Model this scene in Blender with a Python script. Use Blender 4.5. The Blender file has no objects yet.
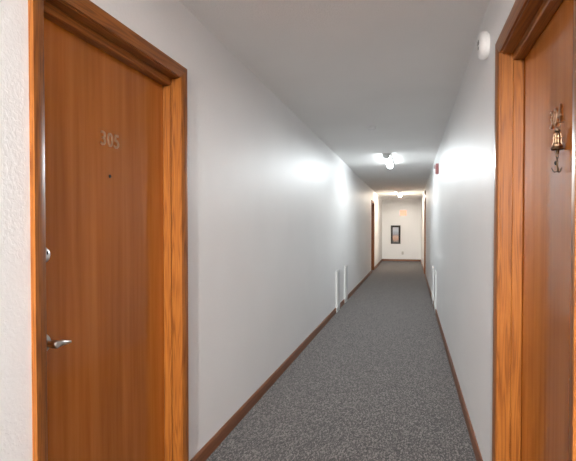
import bpy, bmesh, math
from mathutils import Vector, Matrix

scene = bpy.context.scene
COL = scene.collection
PI = math.pi

# ------------------------------------------------------------------ sizes
A = 1.138            # left wall face at x = -A
B = 0.376           # right wall face at x = +B
H = 2.464            # ceiling height
Y0, Y1 = -8.0, 19.6
TH = 0.15           # wall thickness

# ------------------------------------------------------------------ materials
def new_mat(name):
    m = bpy.data.materials.new(name)
    m.use_nodes = True
    nt = m.node_tree
    return m, nt, nt.nodes['Principled BSDF']

def N(nt, kind, **kw):
    n = nt.nodes.new(kind)
    for k, v in kw.items():
        setattr(n, k, v)
    return n

def ramp(nt, stops):
    r = N(nt, 'ShaderNodeValToRGB')
    e = r.color_ramp.elements
    while len(e) < len(stops):
        e.new(0.5)
    for el, (p, c) in zip(e, stops):
        el.position = p
        el.color = (*c, 1)
    return r

def mapping(nt, scale, random=False, rot=(0, 0, 0)):
    tc = N(nt, 'ShaderNodeTexCoord')
    mp = N(nt, 'ShaderNodeMapping')
    mp.inputs['Scale'].default_value = scale
    mp.inputs['Rotation'].default_value = rot
    nt.links.new(tc.outputs['Object'], mp.inputs['Vector'])
    return mp

def plain(name, col, rough=0.5, metal=0.0, bump=0.0, bscale=60):
    m, nt, b = new_mat(name)
    b.inputs['Roughness'].default_value = rough
    b.inputs['Metallic'].default_value = metal
    mp = mapping(nt, (1, 1, 1))
    nz = N(nt, 'ShaderNodeTexNoise')
    nz.inputs['Scale'].default_value = bscale
    nz.inputs['Detail'].default_value = 3
    nt.links.new(mp.outputs[0], nz.inputs['Vector'])
    r = ramp(nt, [(0.3, tuple(c * 0.94 for c in col)), (0.7, tuple(min(1, c * 1.04) for c in col))])
    nt.links.new(nz.outputs['Fac'], r.inputs['Fac'])
    nt.links.new(r.outputs[0], b.inputs['Base Color'])
    if bump:
        bp = N(nt, 'ShaderNodeBump')
        bp.inputs['Strength'].default_value = bump
        bp.inputs['Distance'].default_value = 0.004
        nt.links.new(nz.outputs['Fac'], bp.inputs['Height'])
        nt.links.new(bp.outputs[0], b.inputs['Normal'])
    return m

def plaster(name, col, scale, strength, dist, rough):
    """painted drywall with a troweled orange-peel texture"""
    m, nt, b = new_mat(name)
    b.inputs['Roughness'].default_value = rough
    mp = mapping(nt, (1, 1, 1))
    n1 = N(nt, 'ShaderNodeTexNoise')
    n1.inputs['Scale'].default_value = scale
    n1.inputs['Detail'].default_value = 3.5
    n1.inputs['Distortion'].default_value = 0.6
    n2 = N(nt, 'ShaderNodeTexNoise')
    n2.inputs['Scale'].default_value = 1.3
    n2.inputs['Detail'].default_value = 2
    nt.links.new(mp.outputs[0], n1.inputs['Vector'])
    nt.links.new(mp.outputs[0], n2.inputs['Vector'])
    r = ramp(nt, [(0.35, tuple(c * 0.97 for c in col)), (0.65, col)])
    nt.links.new(n2.outputs['Fac'], r.inputs['Fac'])
    nt.links.new(r.outputs[0], b.inputs['Base Color'])
    r2 = ramp(nt, [(0.42, (0, 0, 0)), (0.62, (1, 1, 1))])
    nt.links.new(n1.outputs['Fac'], r2.inputs['Fac'])
    bp = N(nt, 'ShaderNodeBump')
    bp.inputs['Strength'].default_value = strength
    bp.inputs['Distance'].default_value = dist
    nt.links.new(r2.outputs[0], bp.inputs['Height'])
    nt.links.new(bp.outputs[0], b.inputs['Normal'])
    return m

def wood(name, dark, mid, light, axis='Z', fine=42.0, rough=0.3, oak=False, mottle=0.0):
    """stained wood, grain running along one axis"""
    m, nt, b = new_mat(name)
    L = nt.links.new
    along = 1.1 if not oak else 2.6
    s = {'Z': (1, 1, along / fine), 'Y': (1, along / fine, 1)}[axis]
    s = tuple(v * fine for v in s)
    mp = mapping(nt, s)
    oi = N(nt, 'ShaderNodeObjectInfo')
    mul = N(nt, 'ShaderNodeMath', operation='MULTIPLY')
    mul.inputs[1].default_value = 37.0
    L(oi.outputs['Random'], mul.inputs[0])
    n1 = N(nt, 'ShaderNodeTexNoise', noise_dimensions='4D')
    n1.inputs['Scale'].default_value = 1.0 if not oak else 1.6
    n1.inputs['Detail'].default_value = 5
    n1.inputs['Roughness'].default_value = 0.6
    n1.inputs['Distortion'].default_value = 0.3
    L(mp.outputs[0], n1.inputs['Vector'])
    L(mul.outputs[0], n1.inputs['W'])
    fac = n1.outputs['Fac']
    if oak:
        # long cathedral figures: a slow field contoured many times
        mp2 = mapping(nt, tuple(v * 0.33 for v in s))
        n2 = N(nt, 'ShaderNodeTexNoise', noise_dimensions='4D')
        n2.inputs['Scale'].default_value = 1.3
        n2.inputs['Detail'].default_value = 1.5
        L(mp2.outputs[0], n2.inputs['Vector'])
        L(mul.outputs[0], n2.inputs['W'])
        k = N(nt, 'ShaderNodeMath', operation='MULTIPLY')
        k.inputs[1].default_value = 11.0
        L(n2.outputs['Fac'], k.inputs[0])
        fr = N(nt, 'ShaderNodeMath', operation='PINGPONG')
        fr.inputs[1].default_value = 0.5
        L(k.outputs[0], fr.inputs[0])
        mix = N(nt, 'ShaderNodeMath', operation='MULTIPLY_ADD')
        mix.inputs[1].default_value = 0.75
        L(fr.outputs[0], mix.inputs[0])
        h = N(nt, 'ShaderNodeMath', operation='MULTIPLY')
        h.inputs[1].default_value = 0.62
        L(n1.outputs['Fac'], h.inputs[0])
        L(h.outputs[0], mix.inputs[2])
        fac = mix.outputs[0]
    r = ramp(nt, [(0.28, dark), (0.48, mid), (0.72, light)])
    L(fac, r.inputs['Fac'])
    colour = r.outputs[0]
    if mottle:
        # wide uneven veneer bands
        mp3 = mapping(nt, (5, 5, 0.55))
        n3 = N(nt, 'ShaderNodeTexNoise', noise_dimensions='4D')
        n3.inputs['Scale'].default_value = 1.2
        n3.inputs['Detail'].default_value = 2
        L(mp3.outputs[0], n3.inputs['Vector'])
        L(mul.outputs[0], n3.inputs['W'])
        r3 = ramp(nt, [(0.3, (1 - mottle,) * 3), (0.7, (1.0, 1.0, 1.0))])
        L(n3.outputs['Fac'], r3.inputs['Fac'])
        mx = N(nt, 'ShaderNodeMix', data_type='RGBA', blend_type='MULTIPLY')
        mx.inputs['Factor'].default_value = 1.0
        L(colour, mx.inputs['A'])
        L(r3.outputs[0], mx.inputs['B'])
        colour = mx.outputs['Result']
    L(colour, b.inputs['Base Color'])
    b.inputs['Roughness'].default_value = rough
    b.inputs['Coat Weight'].default_value = 0.04
    b.inputs['IOR'].default_value = 1.36
    b.inputs['Coat Roughness'].default_value = rough * 0.6
    bp = N(nt, 'ShaderNodeBump')
    bp.inputs['Strength'].default_value = 0.12 if oak else 0.03
    bp.inputs['Distance'].default_value = 0.002
    L(fac, bp.inputs['Height'])
    L(bp.outputs[0], b.inputs['Normal'])
    return m

def carpet_mat():
    m, nt, b = new_mat('grey_loop_carpet')
    L = nt.links.new
    b.inputs['Roughness'].default_value = 0.95
    b.inputs['Sheen Weight'].default_value = 0.15
    mp = mapping(nt, (1.0, 0.36, 1.0))
    v = N(nt, 'ShaderNodeTexVoronoi', feature='F1')
    v.inputs['Scale'].default_value = 175
    L(mp.outputs[0], v.inputs['Vector'])
    n = N(nt, 'ShaderNodeTexNoise')
    n.inputs['Scale'].default_value = 95
    n.inputs['Detail'].default_value = 3
    L(mp.outputs[0], n.inputs['Vector'])
    bw = N(nt, 'ShaderNodeSeparateColor')
    L(v.outputs['Color'], bw.inputs[0])
    ad = N(nt, 'ShaderNodeMath', operation='MULTIPLY_ADD')
    ad.inputs[1].default_value = 0.62
    L(bw.outputs[0], ad.inputs[0])
    hf = N(nt, 'ShaderNodeMath', operation='MULTIPLY')
    hf.inputs[1].default_value = 0.38
    L(n.outputs['Fac'], hf.inputs[0])
    L(hf.outputs[0], ad.inputs[2])
    r = ramp(nt, [(0.2, (0.010, 0.0088, 0.0085)), (0.5, (0.050, 0.044, 0.042)), (0.8, (0.19, 0.17, 0.163))])
    L(ad.outputs[0], r.inputs['Fac'])
    L(r.outputs[0], b.inputs['Base Color'])
    bp = N(nt, 'ShaderNodeBump', invert=True)
    bp.inputs['Strength'].default_value = 0.7
    bp.inputs['Distance'].default_value = 0.004
    L(v.outputs['Distance'], bp.inputs['Height'])
    L(bp.outputs[0], b.inputs['Normal'])
    return m

def glow(name, col, strength, base=(0.85, 0.85, 0.85)):
    m, nt, b = new_mat(name)
    b.inputs['Base Color'].default_value = (*base, 1)
    b.inputs['Roughness'].default_value = 0.4
    b.inputs['Emission Color'].default_value = (*col, 1)
    b.inputs['Emission Strength'].default_value = strength
    return m

def art_mat():
    m, nt, b = new_mat('faded_landscape_print')
    L = nt.links.new
    tc = N(nt, 'ShaderNodeTexCoord')
    sp = N(nt, 'ShaderNodeSeparateXYZ')
    L(tc.outputs['Generated'], sp.inputs[0])
    n = N(nt, 'ShaderNodeTexNoise')
    n.inputs['Scale'].default_value = 5
    L(tc.outputs['Generated'], n.inputs['Vector'])
    ad = N(nt, 'ShaderNodeMath', operation='MULTIPLY_ADD')
    ad.inputs[1].default_value = 0.35
    L(n.outputs['Fac'], ad.inputs[0])
    L(sp.outputs['Z'], ad.inputs[2])
    r = ramp(nt, [(0.2, (0.13, 0.10, 0.08)), (0.36, (0.36, 0.18, 0.10)), (0.52, (0.46, 0.26, 0.16)),
                  (0.68, (0.22, 0.17, 0.16)), (0.8, (0.22, 0.24, 0.27)), (1.0, (0.33, 0.35, 0.38))])
    L(ad.outputs[0], r.inputs['Fac'])
    L(r.outputs[0], b.inputs['Base Color'])
    b.inputs['Roughness'].default_value = 0.25
    return m

M = {
    'wall': plaster('painted_wall', (0.85, 0.85, 0.85), 75, 0.11, 0.004, 0.55),
    'ceil': plaster('stippled_ceiling', (0.92, 0.91, 0.895), 120, 0.35, 0.004, 0.8),
    'carpet': carpet_mat(),
    'door': wood('stained_flush_door', (0.37, 0.106, 0.013), (0.46, 0.145, 0.022), (0.54, 0.185, 0.034), 'Z', 26, 0.13, mottle=0.22),
    'jamb': wood('stained_oak', (0.165, 0.048, 0.008), (0.255, 0.082, 0.014), (0.31, 0.108, 0.020), 'Z', 60, 0.30, oak=True),
    'head': wood('stained_oak_crosswise', (0.165, 0.048, 0.008), (0.255, 0.082, 0.014), (0.31, 0.108, 0.020), 'Y', 60, 0.30, oak=True),
    'base': wood('brown_baseboard_wood', (0.13, 0.045, 0.016), (0.19, 0.068, 0.026), (0.24, 0.09, 0.036), 'Y', 50, 0.4),
    'nickel': plain('satin_nickel', (0.60, 0.57, 0.53), 0.28, 1.0),
    'chrome': plain('pale_satin_metal', (0.78, 0.77, 0.75), 0.35, 0.8),
    'brass': plain('aged_brass', (0.66, 0.44, 0.28), 0.30, 1.0, 0.2, 90),
    'bronze': plain('dark_bronze', (0.20, 0.13, 0.075), 0.35, 1.0, 0.3, 120),
    'dark': plain('black_plastic', (0.012, 0.012, 0.012), 0.5),
    'white': plain('white_plastic', (0.86, 0.86, 0.85), 0.4),
    'wmetal': plain('white_enamel', (0.63, 0.64, 0.64), 0.35),
    'pan': plain('grey_white_enamel', (0.55, 0.55, 0.55), 0.45),
    'red': plain('glare_paled_red_plastic', (0.62, 0.25, 0.25), 0.45),  # red housing with the glare's paling mixed into its colour
    'lens': plain('clear_strobe_lens', (0.80, 0.72, 0.72), 0.15),
    'frame': plain('black_picture_frame', (0.022, 0.018, 0.015), 0.35, 0.0, 0.2, 40),
    'art': art_mat(),
    'ivory': plain('ivory_plate', (0.50, 0.49, 0.45), 0.4),
    'lamp_fill': glow('added_fill_lens', (1.0, 0.95, 0.91), 290),  # glowing lens of the added fill fixture
    'lamp_front': glow('lamp_lens_front', (1.0, 0.95, 0.91), 5),
    'lamp_cool': glow('lamp_lens_cool', (0.90, 0.97, 1.0), 12),
    'lamp_warm': glow('lamp_lens_warm', (1.0, 0.87, 0.70), 34),
    'sign': glow('lit_sign_face', (1.0, 0.36, 0.20), 0.35, (0.8, 0.35, 0.25)),
}

# ------------------------------------------------------------------ mesh helpers
def finish(name, bm, mat, parent=None, smooth=False, origin=None):
    bmesh.ops.recalc_face_normals(bm, faces=bm.faces)
    me = bpy.data.meshes.new(name)
    if origin is not None:
        bmesh.ops.translate(bm, verts=bm.verts, vec=-Vector(origin))
    bm.to_mesh(me)
    bm.free()
    me.materials.append(mat)
    if smooth:
        for p in me.polygons:
            p.use_smooth = True
        try:
            me.set_sharp_from_angle(angle=math.radians(40))
        except Exception:
            pass
    o = bpy.data.objects.new(name, me)
    COL.objects.link(o)
    if parent is not None:
        o.parent = parent
    elif origin is not None:
        o.location = origin
    return o

def box(bm, lo, hi, bevel=0.0, seg=2):
    lo, hi = Vector(lo), Vector(hi)
    t = bmesh.new()
    bmesh.ops.create_cube(t, size=1)
    for v in t.verts:
        v.co = Vector((lo[i] + (v.co[i] + 0.5) * (hi[i] - lo[i]) for i in range(3)))
    if bevel:
        bmesh.ops.bevel(t, geom=list(t.edges), offset=bevel, segments=seg, affect='EDGES', profile=0.5)
    merge(bm, t)

def merge(bm, t, mat=None):
    me = bpy.data.meshes.new('tmp')
    if mat is not None:
        t.transform(mat)
    t.to_mesh(me)
    t.free()
    bm.from_mesh(me)
    bpy.data.meshes.remove(me)

def rotary(bm, prof, axis, centre, n=32):
    """lathe: prof = [(radius, height)], turned about `axis` through `centre`"""
    t = bmesh.new()
    rings = []
    for r, h in prof:
        if r < 1e-6:
            rings.append([t.verts.new((0, 0, h))])
        else:
            rings.append([t.verts.new((r * math.cos(2 * PI * k / n), r * math.sin(2 * PI * k / n), h)) for k in range(n)])
    for p, q in zip(rings, rings[1:]):
        for k in range(n):
            a, b2 = p[k % len(p)], p[(k + 1) % len(p)]
            c, d = q[(k + 1) % len(q)], q[k % len(q)]
            vs = []
            for v in (a, b2, c, d):
                if v not in vs:
                    vs.append(v)
            if len(vs) >= 3:
                t.faces.new(vs)
    for ring, flip in ((rings[0], True), (rings[-1], False)):
        if len(ring) > 2:
            t.faces.new(ring[::-1] if flip else ring)
    q = Vector((0, 0, 1)).rotation_difference(Vector(axis).normalized()).to_matrix().to_4x4()
    merge(bm, t, Matrix.Translation(Vector(centre)) @ q)

def tube(bm, pts, radii, n=10, squash=None):
    """swept round (or flattened) bar through pts"""
    pts = [Vector(p) for p in pts]
    if not isinstance(radii, (list, tuple)):
        radii = [radii] * len(pts)
    t = bmesh.new()
    rings = []
    up = None
    for i, p in enumerate(pts):
        d = (pts[min(i + 1, len(pts) - 1)] - pts[max(i - 1, 0)]).normalized()
        if up is None:
            up = d.orthogonal().normalized()
        up = (up - d * up.dot(d)).normalized()
        s = d.cross(up)
        ring = []
        for k in range(n):
            o = (up * math.cos(2 * PI * k / n) + s * math.sin(2 * PI * k / n)) * radii[i]
            if squash:
                ax, f = Vector(squash[0]), squash[1]
                o = o - ax * o.dot(ax) * (1 - f)
            ring.append(t.verts.new(p + o))
        rings.append(ring)
    for p, q in zip(rings, rings[1:]):
        for k in range(n):
            t.faces.new((p[k], p[(k + 1) % n], q[(k + 1) % n], q[k]))
    t.faces.new(rings[0][::-1])
    t.faces.new(rings[-1])
    merge(bm, t)

def prism(bm, loop_a, loop_b):
    t = bmesh.new()
    a = [t.verts.new(v) for v in loop_a]
    b = [t.verts.new(v) for v in loop_b]
    n = len(a)
    for k in range(n):
        t.faces.new((a[k], a[(k + 1) % n], b[(k + 1) % n], b[k]))
    t.faces.new(a[::-1])
    t.faces.new(b)
    merge(bm, t)

def tag(o, label, cat, group=None, kind=None):
    o['label'] = label
    o['category'] = cat
    if group:
        o['group'] = group
    if kind:
        o['kind'] = kind
    return o

def empty(name, loc):
    o = bpy.data.objects.new(name, None)
    o.empty_display_size = 0.1
    o.location = loc
    COL.objects.link(o)
    return o

def structure(name, bm, mat, label, cat):
    return tag(finish(name, bm, mat), label, cat, kind='structure')

# ------------------------------------------------------------------ room shell
CAS_W = 0.054                 # casing face width
INNER_Z = 2.082               # underside of head casing
DOORS = {                     # outer edges of the casings along the corridor
    'L': [(1.236, 2.277), (14.25, 15.29)],
    'R': [(1.210, 2.315), (13.35, 14.40)],
}

def wall_with_openings(side):
    bm = bmesh.new()
    x0, x1 = (-A - TH, -A) if side == 'L' else (B, B + TH)
    y = Y0
    for a, b in DOORS[side]:
        oa, ob = a + CAS_W - 0.018, b - CAS_W + 0.018      # rough opening
        box(bm, (x0, y, 0), (x1, oa, H))
        box(bm, (x0, oa, INNER_Z + 0.018), (x1, ob, H))
        y = ob
    box(bm, (x0, y, 0), (x1, Y1, H))
    bmesh.ops.remove_doubles(bm, verts=bm.verts, dist=1e-5)
    return bm

structure('wall_left', wall_with_openings('L'), M['wall'], 'long white textured wall on the left side of the hallway', 'wall')
structure('wall_right', wall_with_openings('R'), M['wall'], 'long white textured wall on the right side of the hallway', 'wall')
bm = bmesh.new(); box(bm, (-A - TH, Y1, 0), (B + TH, Y1 + 0.12, H))
structure('wall_end', bm, M['wall'], 'white end wall closing the far end of the hallway', 'wall')
bm = bmesh.new(); box(bm, (-A - TH, Y0 - 0.12, 0), (B + TH, Y0, H))
structure('wall_back', bm, M['wall'], 'white wall closing the hallway behind the viewer', 'wall')
bm = bmesh.new(); box(bm, (-A - TH, Y0 - 0.12, -0.1), (B + TH, Y1 + 0.12, 0))
structure('floor', bm, M['carpet'], 'dark grey flecked loop carpet running down the hallway', 'floor')
bm = bmesh.new(); box(bm, (-A - TH, Y0 - 0.12, H), (B + TH, Y1 + 0.12, H + 0.1))
structure('ceiling', bm, M['ceil'], 'stippled off-white hallway ceiling', 'ceiling')

# ------------------------------------------------------------------ baseboards
BB_H, BB_T = 0.080, 0.013
def baseboard(side, skips):
    bm = bmesh.new()
    y = Y0 + BB_T
    runs = []
    for a, b in sorted(skips):
        runs.append((y, a)); y = b
    runs.append((y, Y1 - BB_T))
    sx, W = (-1, A) if side == 'L' else (1, B)
    prof = [(0, 0), (BB_T, 0), (BB_T, BB_H - 0.012), (BB_T * 0.45, BB_H), (0, BB_H)]
    for a, b in runs:
        la = [(sx * (W - t), a, z) for t, z in prof]
        lb = [(sx * (W - t), b, z) for t, z in prof]
        prism(bm, la, lb)
    return bm

HEAT = {'L': [(7.40, 7.73), (8.36, 8.70)], 'R': [(7.68, 8.02), (8.56, 8.90)]}
structure('baseboard_left', baseboard('L', DOORS['L'] + HEAT['L']), M['base'], 'brown wooden baseboard along the foot of the left wall', 'baseboard')
structure('baseboard_right', baseboard('R', DOORS['R'] + HEAT['R']), M['base'], 'brown wooden baseboard along the foot of the right wall', 'baseboard')
bm = bmesh.new()
prof = [(0, 0), (BB_T, 0), (BB_T, BB_H - 0.012), (BB_T * 0.45, BB_H), (0, BB_H)]
prism(bm, [(-A, Y1 - t, z) for t, z in prof], [(B, Y1 - t, z) for t, z in prof])
structure('baseboard_end', bm, M['base'], 'brown wooden baseboard across the far end wall', 'baseboard')

# ------------------------------------------------------------------ doors
PROFILE = [(0.0, 0.0), (0.0, 0.009), (0.004, 0.0115), (0.026, 0.0155), (0.048, 0.0185), (CAS_W, 0.0180), (CAS_W, 0.0)]

def number(text, sx, x, y, z, parent, height, origin):
    """brass house numerals, one part per digit, screwed flat on the door"""
    cw = height * 0.78
    for i, ch in enumerate(text):
        cu = bpy.data.curves.new('numeral', 'FONT')
        cu.body = ch
        cu.align_x = 'CENTER'
        cu.size = height / 0.70
        cu.extrude = 0.0022
        cu.bevel_depth = 0.0009
        cu.bevel_resolution = 1
        cu.offset = -0.0005
        cu.resolution_u = 6
        t = bpy.data.objects.new('numeral_source', cu)
        COL.objects.link(t)
        dg = bpy.context.evaluated_depsgraph_get()
        me = bpy.data.meshes.new_from_object(t.evaluated_get(dg))
        bpy.data.objects.remove(t)
        off = (i - (len(text) - 1) / 2) * cw
        # text x runs along +y on the left wall, along -y on the right wall
        rot = Matrix.Rotation(-sx * PI / 2, 4, 'Z') @ Matrix.Rotation(PI / 2, 4, 'X')
        me.transform(Matrix.Translation((x - sx * 0.0024, y - sx * off, z - height / 2)) @ rot)
        me.transform(Matrix.Translation(-Vector(origin)))
        me.materials.clear()
        me.materials.append(M['brass'])
        o = bpy.data.objects.new('numeral', me)
        COL.objects.link(o)
        o.parent = parent

def door(name, side, span, label, hardware=None, digits=None):
    sx, W = (-1, A) if side == 'L' else (1, B)
    ya, yb = span
    ia, ib = ya + CAS_W, yb - CAS_W                  # casing inner edges
    X = lambda depth: sx * (W + depth)
    root = empty(name, (sx * W, (ya + yb) / 2, 0))
    tag(root, label, 'door', kind='structure')
    o = root.location
    def part(nm, bm, mat, par=root, smooth=False):
        return finish(nm, bm, mat, par, smooth, origin=o)
    # casing: two mitred legs and a head
    for inner, sgn in ((ia, -1), (ib, 1)):
        bm = bmesh.new()
        prism(bm, [(X(-t), inner + sgn * w, 0) for w, t in PROFILE],
                  [(X(-t), inner + sgn * w, INNER_Z + w) for w, t in PROFILE])
        part('casing_leg', bm, M['jamb'], smooth=True)
    bm = bmesh.new()
    prism(bm, [(X(-t), ia - w, INNER_Z + w) for w, t in PROFILE],
              [(X(-t), ib + w, INNER_Z + w) for w, t in PROFILE])
    part('casing_head', bm, M['head'], smooth=True)
    # jamb boards (5 mm reveal) with the stop moulding
    rv = 0.004
    ja, jb, jz = ia - rv, ib + rv, INNER_Z - 0.004
    def bx(bm, d0, d1, y0, y1, z0, z1, bev=0.0015):
        x0, x1 = sorted((X(d0), X(d1)))
        box(bm, (x0, y0, z0), (x1, y1, z1), bev, 1)
    for y0, y1, s0, s1 in ((ja - 0.013, ja, ja, ja + 0.012), (jb, jb + 0.013, jb - 0.012, jb)):
        bm = bmesh.new()
        bx(bm, 0.0005, TH, y0, y1, 0, jz)
        p = part('jamb', bm, M['jamb'])
        bm = bmesh.new()
        bx(bm, 0.046, 0.089, s0, s1, 0, jz - 0.035, 0.003)
        part('door_stop', bm, M['jamb'], p)
    bm = bmesh.new()
    bx(bm, 0.0005, TH, ja - 0.013, jb + 0.013, jz, jz + 0.023)
    p = part('head_jamb', bm, M['head'])
    bm = bmesh.new()
    bx(bm, 0.046, 0.089, ja, jb, jz - 0.035, jz, 0.003)
    part('door_stop', bm, M['head'], p)
    # flush leaf behind the stops
    bm = bmesh.new()
    bx(bm, 0.0905, 0.134, ja + 0.003, jb - 0.003, 0.012, jz - 0.003, 0.0015)
    leaf = part('door_leaf', bm, M['door'])
    F = 0.0905                                       # door face
    out = (-sx, 0, 0)
    yc = (ia + ib) / 2
    if hardware:
        s = hardware                                 # +1: latch on the near edge
        yh = (ja + 0.098) if s > 0 else (jb - 0.098)
        zh = 0.922
        bm = bmesh.new()
        rotary(bm, [(0.0, 0), (0.033, 0), (0.033, 0.004), (0.030, 0.009), (0.018, 0.012), (0.0, 0.012)], out, (X(F), yh, zh))
        rose = part('lever_handle', bm, M['nickel'], leaf, True)
        bm = bmesh.new()
        rotary(bm, [(0.0, 0.010), (0.0125, 0.010), (0.0115, 0.03), (0.0135, 0.046), (0.0145, 0.058), (0.011, 0.063), (0.0, 0.064)], out, (X(F), yh, zh))
        pts = [(0.053, -0.004, 0.0), (0.054, 0.016, -0.001), (0.054, 0.034, -0.002), (0.053, 0.052, -0.005), (0.050, 0.068, -0.008), (0.046, 0.084, -0.010)]
        tube(bm, [(X(F - a), yh + s * b, zh + c) for a, b, c in pts], [0.0125, 0.0125, 0.0105, 0.0075, 0.0065, 0.0045], 14, ((1, 0, 0), 0.7))
        # lever and neck move with the rose: one mesh
        me = rose.data
        t = bmesh.new(); t.from_mesh(me)
        tmp = bpy.data.meshes.new('tmp'); bmesh.ops.recalc_face_normals(bm, faces=bm.faces)
        bmesh.ops.translate(bm, verts=bm.verts, vec=-Vector(o)); bm.to_mesh(tmp); bm.free()
        t.from_mesh(tmp); bpy.data.meshes.remove(tmp)
        t.to_mesh(me); t.free()
        for pl in me.polygons: pl.use_smooth = True
        me.set_sharp_from_angle(angle=math.radians(45))
        bm = bmesh.new()
        zd = 1.227
        rotary(bm, [(0.0, 0), (0.030, 0), (0.029, 0.006), (0.024, 0.0145), (0.021, 0.017), (0.0, 0.017)], out, (X(F), yh, zd))
        part('deadbolt', bm, M['chrome'], leaf, True)
        bm = bmesh.new()
        x0, x1 = sorted((X(F - 0.0165), X(F - 0.0185)))
        box(bm, (x0, yh + 0.004, zd + 0.0015), (x1, yh + 0.0105, zd + 0.0135), 0.0006, 1)
        part('keyhole', bm, M['dark'], leaf)
    if digits:
        dmesh_y = yc + 0.015
        number(digits, sx, X(F), dmesh_y, 1.690, leaf, 0.058, o)
        bm = bmesh.new()
        rotary(bm, [(0.0, 0), (0.0075, 0), (0.0075, 0.002), (0.0055, 0.004), (0.0045, 0.003), (0.0, 0.003)], out, (X(F), dmesh_y, 1.537), 20)
        part('peephole', bm, M['dark'], leaf, True)
    return root

door('door_1', 'L', DOORS['L'][0], 'closed brown wooden door on the left with number 305 and a lever handle', 1, '305')
door('door_2', 'R', DOORS['R'][0], 'closed brown wooden door on the right with a small ornament hanging on it', 1, '304')
door('door_3', 'L', DOORS['L'][1], 'brown wooden door far down the left wall near the end wall')
door('door_4', 'R', DOORS['R'][1], 'brown wooden door far down the right wall near the end wall')

# ------------------------------------------------------------------ bell ornament hanging on the right door
XF = B + 0.0905
oy, oz, ox = 1.690, 1.51, XF - 0.0195
orn = tag(empty('bell_ornament', (ox, oy, oz)), 'small aged brass bell and hook ornament hanging below the number on the right door', 'ornament')
oo = orn.location
bm = bmesh.new()       # bail ring hooked over a pin
tube(bm, [(ox + 0.0085 * math.cos(t), oy, 1.664 + 0.011 * math.sin(t)) for t in [k * 2 * PI / 20 for k in range(21)]], 0.0014, 8)
tube(bm, [(XF - 0.0005, oy, 1.674), (ox, oy, 1.674), (ox - 0.004, oy, 1.678)], 0.0018, 8)
finish('hanging_ring', bm, M['brass'], orn, True, oo)
bm = bmesh.new()
rotary(bm, [(0.0, 1.655), (0.003, 1.655), (0.0035, 1.650), (0.0085, 1.648), (0.0085, 1.644), (0.005, 1.641), (0.0095, 1.634), (0.0120, 1.622),
            (0.0105, 1.613), (0.0115, 1.606), (0.0145, 1.597), (0.0195, 1.588), (0.0205, 1.584), (0.0185, 1.583), (0.012, 1.592), (0.0, 1.596)],
       (0, 0, 1), (ox, oy, 0), 28)
finish('bell', bm, M['bronze'], orn, True, oo)
bm = bmesh.new()
rotary(bm, [(0.0123, 1.624), (0.0136, 1.6215), (0.0123, 1.619)], (0, 0, 1), (ox, oy, 0), 28)
rotary(bm, [(0.0147, 1.5995), (0.0162, 1.597), (0.0158, 1.5945)], (0, 0, 1), (ox, oy, 0), 28)
for k in range(8):
    a = 2 * PI * k / 8
    tube(bm, [(ox + r * math.cos(a), oy + r * math.sin(a), z) for r, z in ((0.0095, 1.636), (0.0127, 1.622), (0.0112, 1.612), (0.0152, 1.597))], 0.0011, 6)
finish('bell_band', bm, M['brass'], orn, True, oo)
bm = bmesh.new()
rotary(bm, [(0.0, 1.596), (0.0022, 1.596), (0.0022, 1.582), (0.0058, 1.578), (0.0062, 1.572), (0.0045, 1.567), (0.0, 1.566)], (0, 0, 1), (ox, oy, 0), 20)
finish('clapper', bm, M['bronze'], orn, True, oo)
for zc, flip in ((1.5615, 0), (1.5505, 1)):
    bm = bmesh.new()
    ring = []
    for k in range(17):
        t = 2 * PI * k / 16
        u, w = 0.0038 * math.cos(t), 0.0072 * math.sin(t)
        ring.append((ox + (0 if flip else u), oy + (u if flip else 0), zc + w))
    tube(bm, ring, 0.0013, 8)
    finish('chain_link', bm, M['bronze'], orn, True, oo)
bm = bmesh.new()
tube(bm, [(ox, oy, 1.545), (ox, oy, 1.53), (ox, oy, 1.510)], [0.0024, 0.0022, 0.0020], 8)
for k in range(3):
    a = 2 * PI * k / 3 + 0.5
    tube(bm, [(ox + r * math.cos(a), oy + r * math.sin(a), z) for r, z in
              ((0, 1.513), (0.004, 1.5095), (0.009, 1.509), (0.013, 1.513), (0.0155, 1.520), (0.0160, 1.527))],
         [0.0018, 0.0018, 0.0018, 0.0017, 0.0014, 0.0005], 8)
finish('hook', bm, M['bronze'], orn, True, oo)

orn.location.z = 1.4985
orn.scale = (0.953, 0.953, 0.953)

# ------------------------------------------------------------------ ceiling lights
def lamp(root, xc, y, L, col, power):
    """area light under the fixture, beam shaped along the hallway to even out the walls"""
    li = bpy.data.lights.new('tube_light', 'AREA')
    li.shape = 'RECTANGLE'
    li.size, li.size_y = 0.10, L - 0.08
    li.energy = power
    li.color = col
    li.use_nodes = True
    nt = li.node_tree
    em = nt.nodes['Emission']
    g = N(nt, 'ShaderNodeNewGeometry')
    sp = N(nt, 'ShaderNodeSeparateXYZ')
    nt.links.new(g.outputs['Incoming'], sp.inputs[0])
    ab = N(nt, 'ShaderNodeMath', operation='ABSOLUTE')
    nt.links.new(sp.outputs['Y'], ab.inputs[0])
    sb = N(nt, 'ShaderNodeMath', operation='SUBTRACT')
    sb.inputs[0].default_value = 1.045
    nt.links.new(ab.outputs[0], sb.inputs[1])
    pw = N(nt, 'ShaderNodeMath', operation='POWER')
    pw.inputs[1].default_value = -2.0
    nt.links.new(sb.outputs[0], pw.inputs[0])
    nt.links.new(pw.outputs[0], em.inputs['Strength'])
    lo = bpy.data.objects.new('tube_light', li)
    COL.objects.link(lo)
    lo.parent = root
    lo.location = (0, 0, -0.087)

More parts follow.
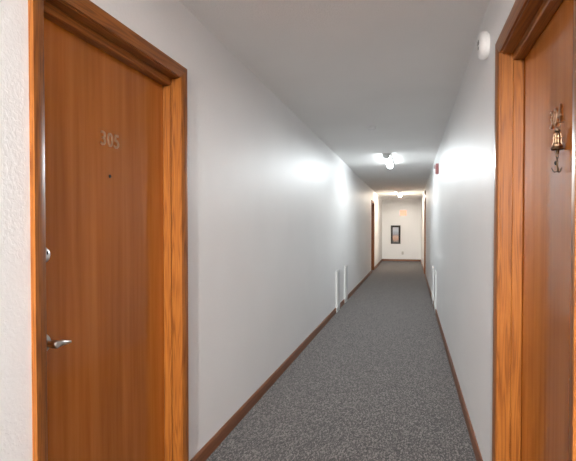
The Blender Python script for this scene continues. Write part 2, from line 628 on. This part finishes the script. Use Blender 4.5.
def ceiling_light(y, mat, label, col, power):
    L, Wd, T = 1.25, 0.100, 0.082
    xc = -0.372
    root = tag(empty('ceiling_light', (xc, y, H)), label, 'light', 'wraparound hallway ceiling lights')
    o = root.location
    bm = bmesh.new()
    box(bm, (xc - Wd / 2 - 0.012, y - L / 2, H - 0.024), (xc + Wd / 2 + 0.012, y + L / 2, H), 0.003, 2)
    finish('housing', bm, M['pan'], root, False, o)
    prof = [(-Wd / 2, -0.024), (-Wd / 2, -0.044)]
    for k in range(1, 8):
        t = PI + k * PI / 8
        prof.append((Wd / 2 * math.cos(t), -0.044 + (T - 0.044) * math.sin(t)))
    prof += [(Wd / 2, -0.044), (Wd / 2, -0.024)]
    bm = bmesh.new()
    prism(bm, [(xc + a, y - L / 2 + 0.014, H + z) for a, z in prof], [(xc + a, y + L / 2 - 0.014, H + z) for a, z in prof])
    finish('diffuser', bm, mat, root, True, o)
    for ya, yb in ((y - L / 2, y - L / 2 + 0.0135), (y + L / 2 - 0.0135, y + L / 2)):
        bm = bmesh.new()
        big = [(a * 1.05, min(z * 1.05, -0.0241)) for a, z in prof]
        prism(bm, [(xc + a, ya, H + z) for a, z in big], [(xc + a, yb, H + z) for a, z in big])
        finish('end_cap', bm, M['wmetal'], root, False, o)
    lamp(root, xc, y, L, col, power)
    return root

ceiling_light(8.15, M['lamp_cool'], 'bright cool white ceiling light halfway down the hallway', (0.90, 0.97, 1.0), 0.92)
ceiling_light(16.25, M['lamp_warm'], 'small warm ceiling light near the far end wall', (1.0, 0.90, 0.78), 0.42)
ceiling_light(-0.35, M['lamp_front'], 'long ceiling light above the viewer between the two near doors', (1.0, 0.97, 0.94), 0.5)
ceiling_light(-4.50, M['lamp_fill'], 'added unseen fill light on the ceiling far behind the viewer', (1.0, 0.97, 0.94), 8)  # unseen fixture added to fill the near walls and ceiling with light

# ------------------------------------------------------------------ detectors and alarms
# round smoke alarm on the right wall
sy, sz = 2.64, 2.252
sm = tag(empty('smoke_alarm', (B, sy, sz)), 'round white smoke alarm on the right wall beside the near door', 'smoke alarm')
o = sm.location
out = (-1, 0, 0)
bm = bmesh.new()
rotary(bm, [(0.0, 0), (0.060, 0), (0.060, 0.008), (0.0, 0.008)], out, (B, sy, sz), 40)
finish('base_plate', bm, M['white'], sm, True, o)
bm = bmesh.new()
rotary(bm, [(0.0, 0.009), (0.068, 0.009), (0.069, 0.022), (0.066, 0.036), (0.058, 0.044), (0.044, 0.048), (0.0, 0.049)], out, (B, sy, sz), 48)
finish('cover', bm, M['white'], sm, True, o)
bm = bmesh.new()
box(bm, (B - 0.0497, sy - 0.018, sz + 0.001), (B - 0.048, sy + 0.016, sz + 0.025), 0.0008, 1)
finish('vent_slot', bm, M['dark'], sm, False, o)
bm = bmesh.new()
rotary(bm, [(0.0, 0.047), (0.0095, 0.047), (0.0095, 0.0498), (0.0, 0.0500)], out, (B, sy - 0.004, sz - 0.014), 20)
finish('test_button', bm, M['dark'], sm, True, o)

# flat detector on the ceiling
cd = tag(empty('ceiling_detector', (-0.437, 5.52, H)), 'small flat white detector on the ceiling before the bright light', 'detector')
o = cd.location
bm = bmesh.new()
rotary(bm, [(0.0, 0), (0.048, 0), (0.048, 0.010), (0.0, 0.010)], (0, 0, -1), (-0.437, 5.52, H), 32)
finish('base_plate', bm, M['white'], cd, True, o)
bm = bmesh.new()
rotary(bm, [(0.0, 0.0105), (0.043, 0.0105), (0.041, 0.026), (0.034, 0.031), (0.0, 0.032)], (0, 0, -1), (-0.437, 5.52, H), 32)
finish('cover', bm, M['white'], cd, True, o)

# red strobe on the right wall
fy, fz = 7.28, 2.175
fa = tag(empty('fire_alarm_strobe', (B, fy, fz)), 'pale red fire alarm strobe high on the right wall', 'fire alarm')
o = fa.location
bm = bmesh.new()
box(bm, (B - 0.040, fy - 0.06, fz - 0.072), (B + 0.002, fy + 0.06, fz + 0.072), 0.006, 2)
finish('housing', bm, M['red'], fa, False, o)
bm = bmesh.new()
box(bm, (B - 0.060, fy - 0.022, fz + 0.004), (B - 0.0401, fy + 0.022, fz + 0.058), 0.006, 2)
finish('strobe_lens', bm, M['lens'], fa, True, o)
bm = bmesh.new()
for k in range(5):
    box(bm, (B - 0.0425, fy - 0.035, fz - 0.056 + k * 0.010), (B - 0.0401, fy + 0.035, fz - 0.051 + k * 0.010))
finish('horn_grille', bm, M['red'], fa, False, o)

# dark device above the far right door
dy, dz = 13.65, 2.285
dv = tag(empty('wall_alarm', (B, dy, dz)), 'small dark alarm box above the far door on the right wall', 'alarm')
o = dv.location
bm = bmesh.new()
box(bm, (B - 0.030, dy - 0.06, dz - 0.06), (B, dy + 0.06, dz + 0.06), 0.006, 2)
finish('housing', bm, M['bronze'], dv, False, o)
bm = bmesh.new()
rotary(bm, [(0.0, 0.0301), (0.035, 0.0301), (0.030, 0.040), (0.0, 0.042)], out, (B, dy, dz), 24)
finish('cover', bm, M['dark'], dv, True, o)

# ------------------------------------------------------------------ upright heater boxes at the foot of the walls
def heater(side, ya, yb, depth, label):
    sx, W = (-1, A) if side == 'L' else (1, B)
    root = tag(empty('wall_heater', (sx * W, (ya + yb) / 2, 0)), label, 'heater', 'white upright boxes at the foot of the walls')
    o = root.location
    hh = 0.648
    def bx(bm, d0, d1, y0, y1, z0, z1, bev):
        x0, x1 = sorted((sx * (W - d0), sx * (W - d1)))
        box(bm, (x0, y0, z0), (x1, y1, z1), bev, 2)
    bm = bmesh.new(); bx(bm, 0, depth - 0.006, ya, yb, 0, hh, 0.003)
    finish('casing', bm, M['wmetal'], root, False, o)
    bm = bmesh.new(); bx(bm, depth - 0.0059, depth, ya + 0.012, yb - 0.012, 0.06, hh - 0.02, 0.002)
    finish('front_panel', bm, M['wmetal'], root, False, o)
    bm = bmesh.new()
    for k in range(9):
        z = 0.10 + k * 0.018
        bx(bm, depth + 0.0001, depth + 0.004, ya + 0.035, yb - 0.035, z, z + 0.009, 0.001)
    finish('louver_grille', bm, M['wmetal'], root, False, o)

heater('L', *HEAT['L'][0], 0.028, 'white upright box at the foot of the left wall, nearer of the pair')
heater('L', *HEAT['L'][1], 0.026, 'white upright box at the foot of the left wall, farther of the pair')
heater('R', *HEAT['R'][0], 0.020, 'white upright box at the foot of the right wall, nearer of the pair')
heater('R', *HEAT['R'][1], 0.020, 'white upright box at the foot of the right wall, farther of the pair')

# ------------------------------------------------------------------ end wall: picture, sign, outlet
px, pz, pw, ph = -0.603, 1.055, 0.375, 0.735
pic = tag(empty('framed_picture', (px, Y1, pz)), 'tall dark framed picture hanging on the far end wall', 'picture')
o = pic.location
fw = 0.075
bm = bmesh.new()
prof = [(0, 0.0), (0, 0.012), (0.016, 0.022), (fw - 0.012, 0.032), (fw, 0.026), (fw, 0.0)]   # inner -> outer
cs = [(-1, -1), (1, -1), (1, 1), (-1, 1)]
def ringpt(c, w, t):
    return (px + c[0] * (pw / 2 - fw + w), Y1 - 0.001 - t, pz + c[1] * (ph / 2 - fw + w))
for k in range(4):
    prism(bm, [ringpt(cs[k], w, t) for w, t in prof], [ringpt(cs[(k + 1) % 4], w, t) for w, t in prof])
finish('frame', bm, M['frame'], pic, False, o)
bm = bmesh.new()
box(bm, (px - pw / 2 + fw - 0.004, Y1 - 0.010, pz - ph / 2 + fw - 0.004), (px + pw / 2 - fw + 0.004, Y1 - 0.001, pz + ph / 2 - fw + 0.004))
finish('print', bm, M['art'], pic, False, o)

gx, gz = -0.312, 1.917
sg = tag(empty('wall_sign', (gx, Y1, gz)), 'small glowing orange-red sign box above the picture on the end wall', 'sign')
o = sg.location
bm = bmesh.new()
box(bm, (gx - 0.135, Y1 - 0.045, gz - 0.115), (gx + 0.135, Y1, gz + 0.115), 0.006, 2)
finish('housing', bm, M['white'], sg, False, o)
bm = bmesh.new()
box(bm, (gx - 0.127, Y1 - 0.049, gz - 0.107), (gx + 0.127, Y1 - 0.0451, gz + 0.107), 0.0015, 1)
finish('sign_face', bm, M['sign'], sg, False, o)

ux, uz = -0.33, 0.325
ot = tag(empty('wall_outlet', (ux, Y1, uz)), 'small greyish outlet plate low on the far end wall', 'outlet')
o = ot.location
bm = bmesh.new()
box(bm, (ux - 0.038, Y1 - 0.006, uz - 0.060), (ux + 0.038, Y1, uz + 0.060), 0.002, 2)
finish('cover_plate', bm, M['ivory'], ot, False, o)
for dzz in (-0.024, 0.024):
    bm = bmesh.new()
    box(bm, (ux - 0.017, Y1 - 0.008, uz + dzz - 0.014), (ux + 0.017, Y1 - 0.0061, uz + dzz + 0.014), 0.0006, 1)
    finish('socket', bm, M['pan'], ot, False, o)

# ------------------------------------------------------------------ camera
cam = bpy.data.cameras.new('camera')
cam.sensor_fit = 'HORIZONTAL'
cam.sensor_width = 36
F_PX = 480.0
cam.lens = F_PX / 576 * 36
PITCH = math.radians(1.05)
YAW = math.atan(123.3 / F_PX)
cam.shift_y = (F_PX * math.tan(PITCH) - 2.5) / 576
cam.clip_start = 0.02
co = bpy.data.objects.new('camera', cam)
co.location = (0, 0, 1.32)
co.rotation_euler = (PI / 2 - PITCH, 0, YAW)
COL.objects.link(co)
scene.camera = co

# ------------------------------------------------------------------ world, view
w = bpy.data.worlds.new('world')
w.use_nodes = True
w.node_tree.nodes['Background'].inputs[0].default_value = (0.8, 0.85, 0.9, 1)
w.node_tree.nodes['Background'].inputs[1].default_value = 0.2
scene.world = w
vs = scene.view_settings
vs.view_transform = 'Standard'
vs.look = 'None'
vs.exposure = 1.02
vs.gamma = 1.0
vs.use_curve_mapping = False
scene.cycles.max_bounces = 16
scene.cycles.diffuse_bounces = 10
scene.cycles.glossy_bounces = 6
scene.cycles.sample_clamp_indirect = 6.0
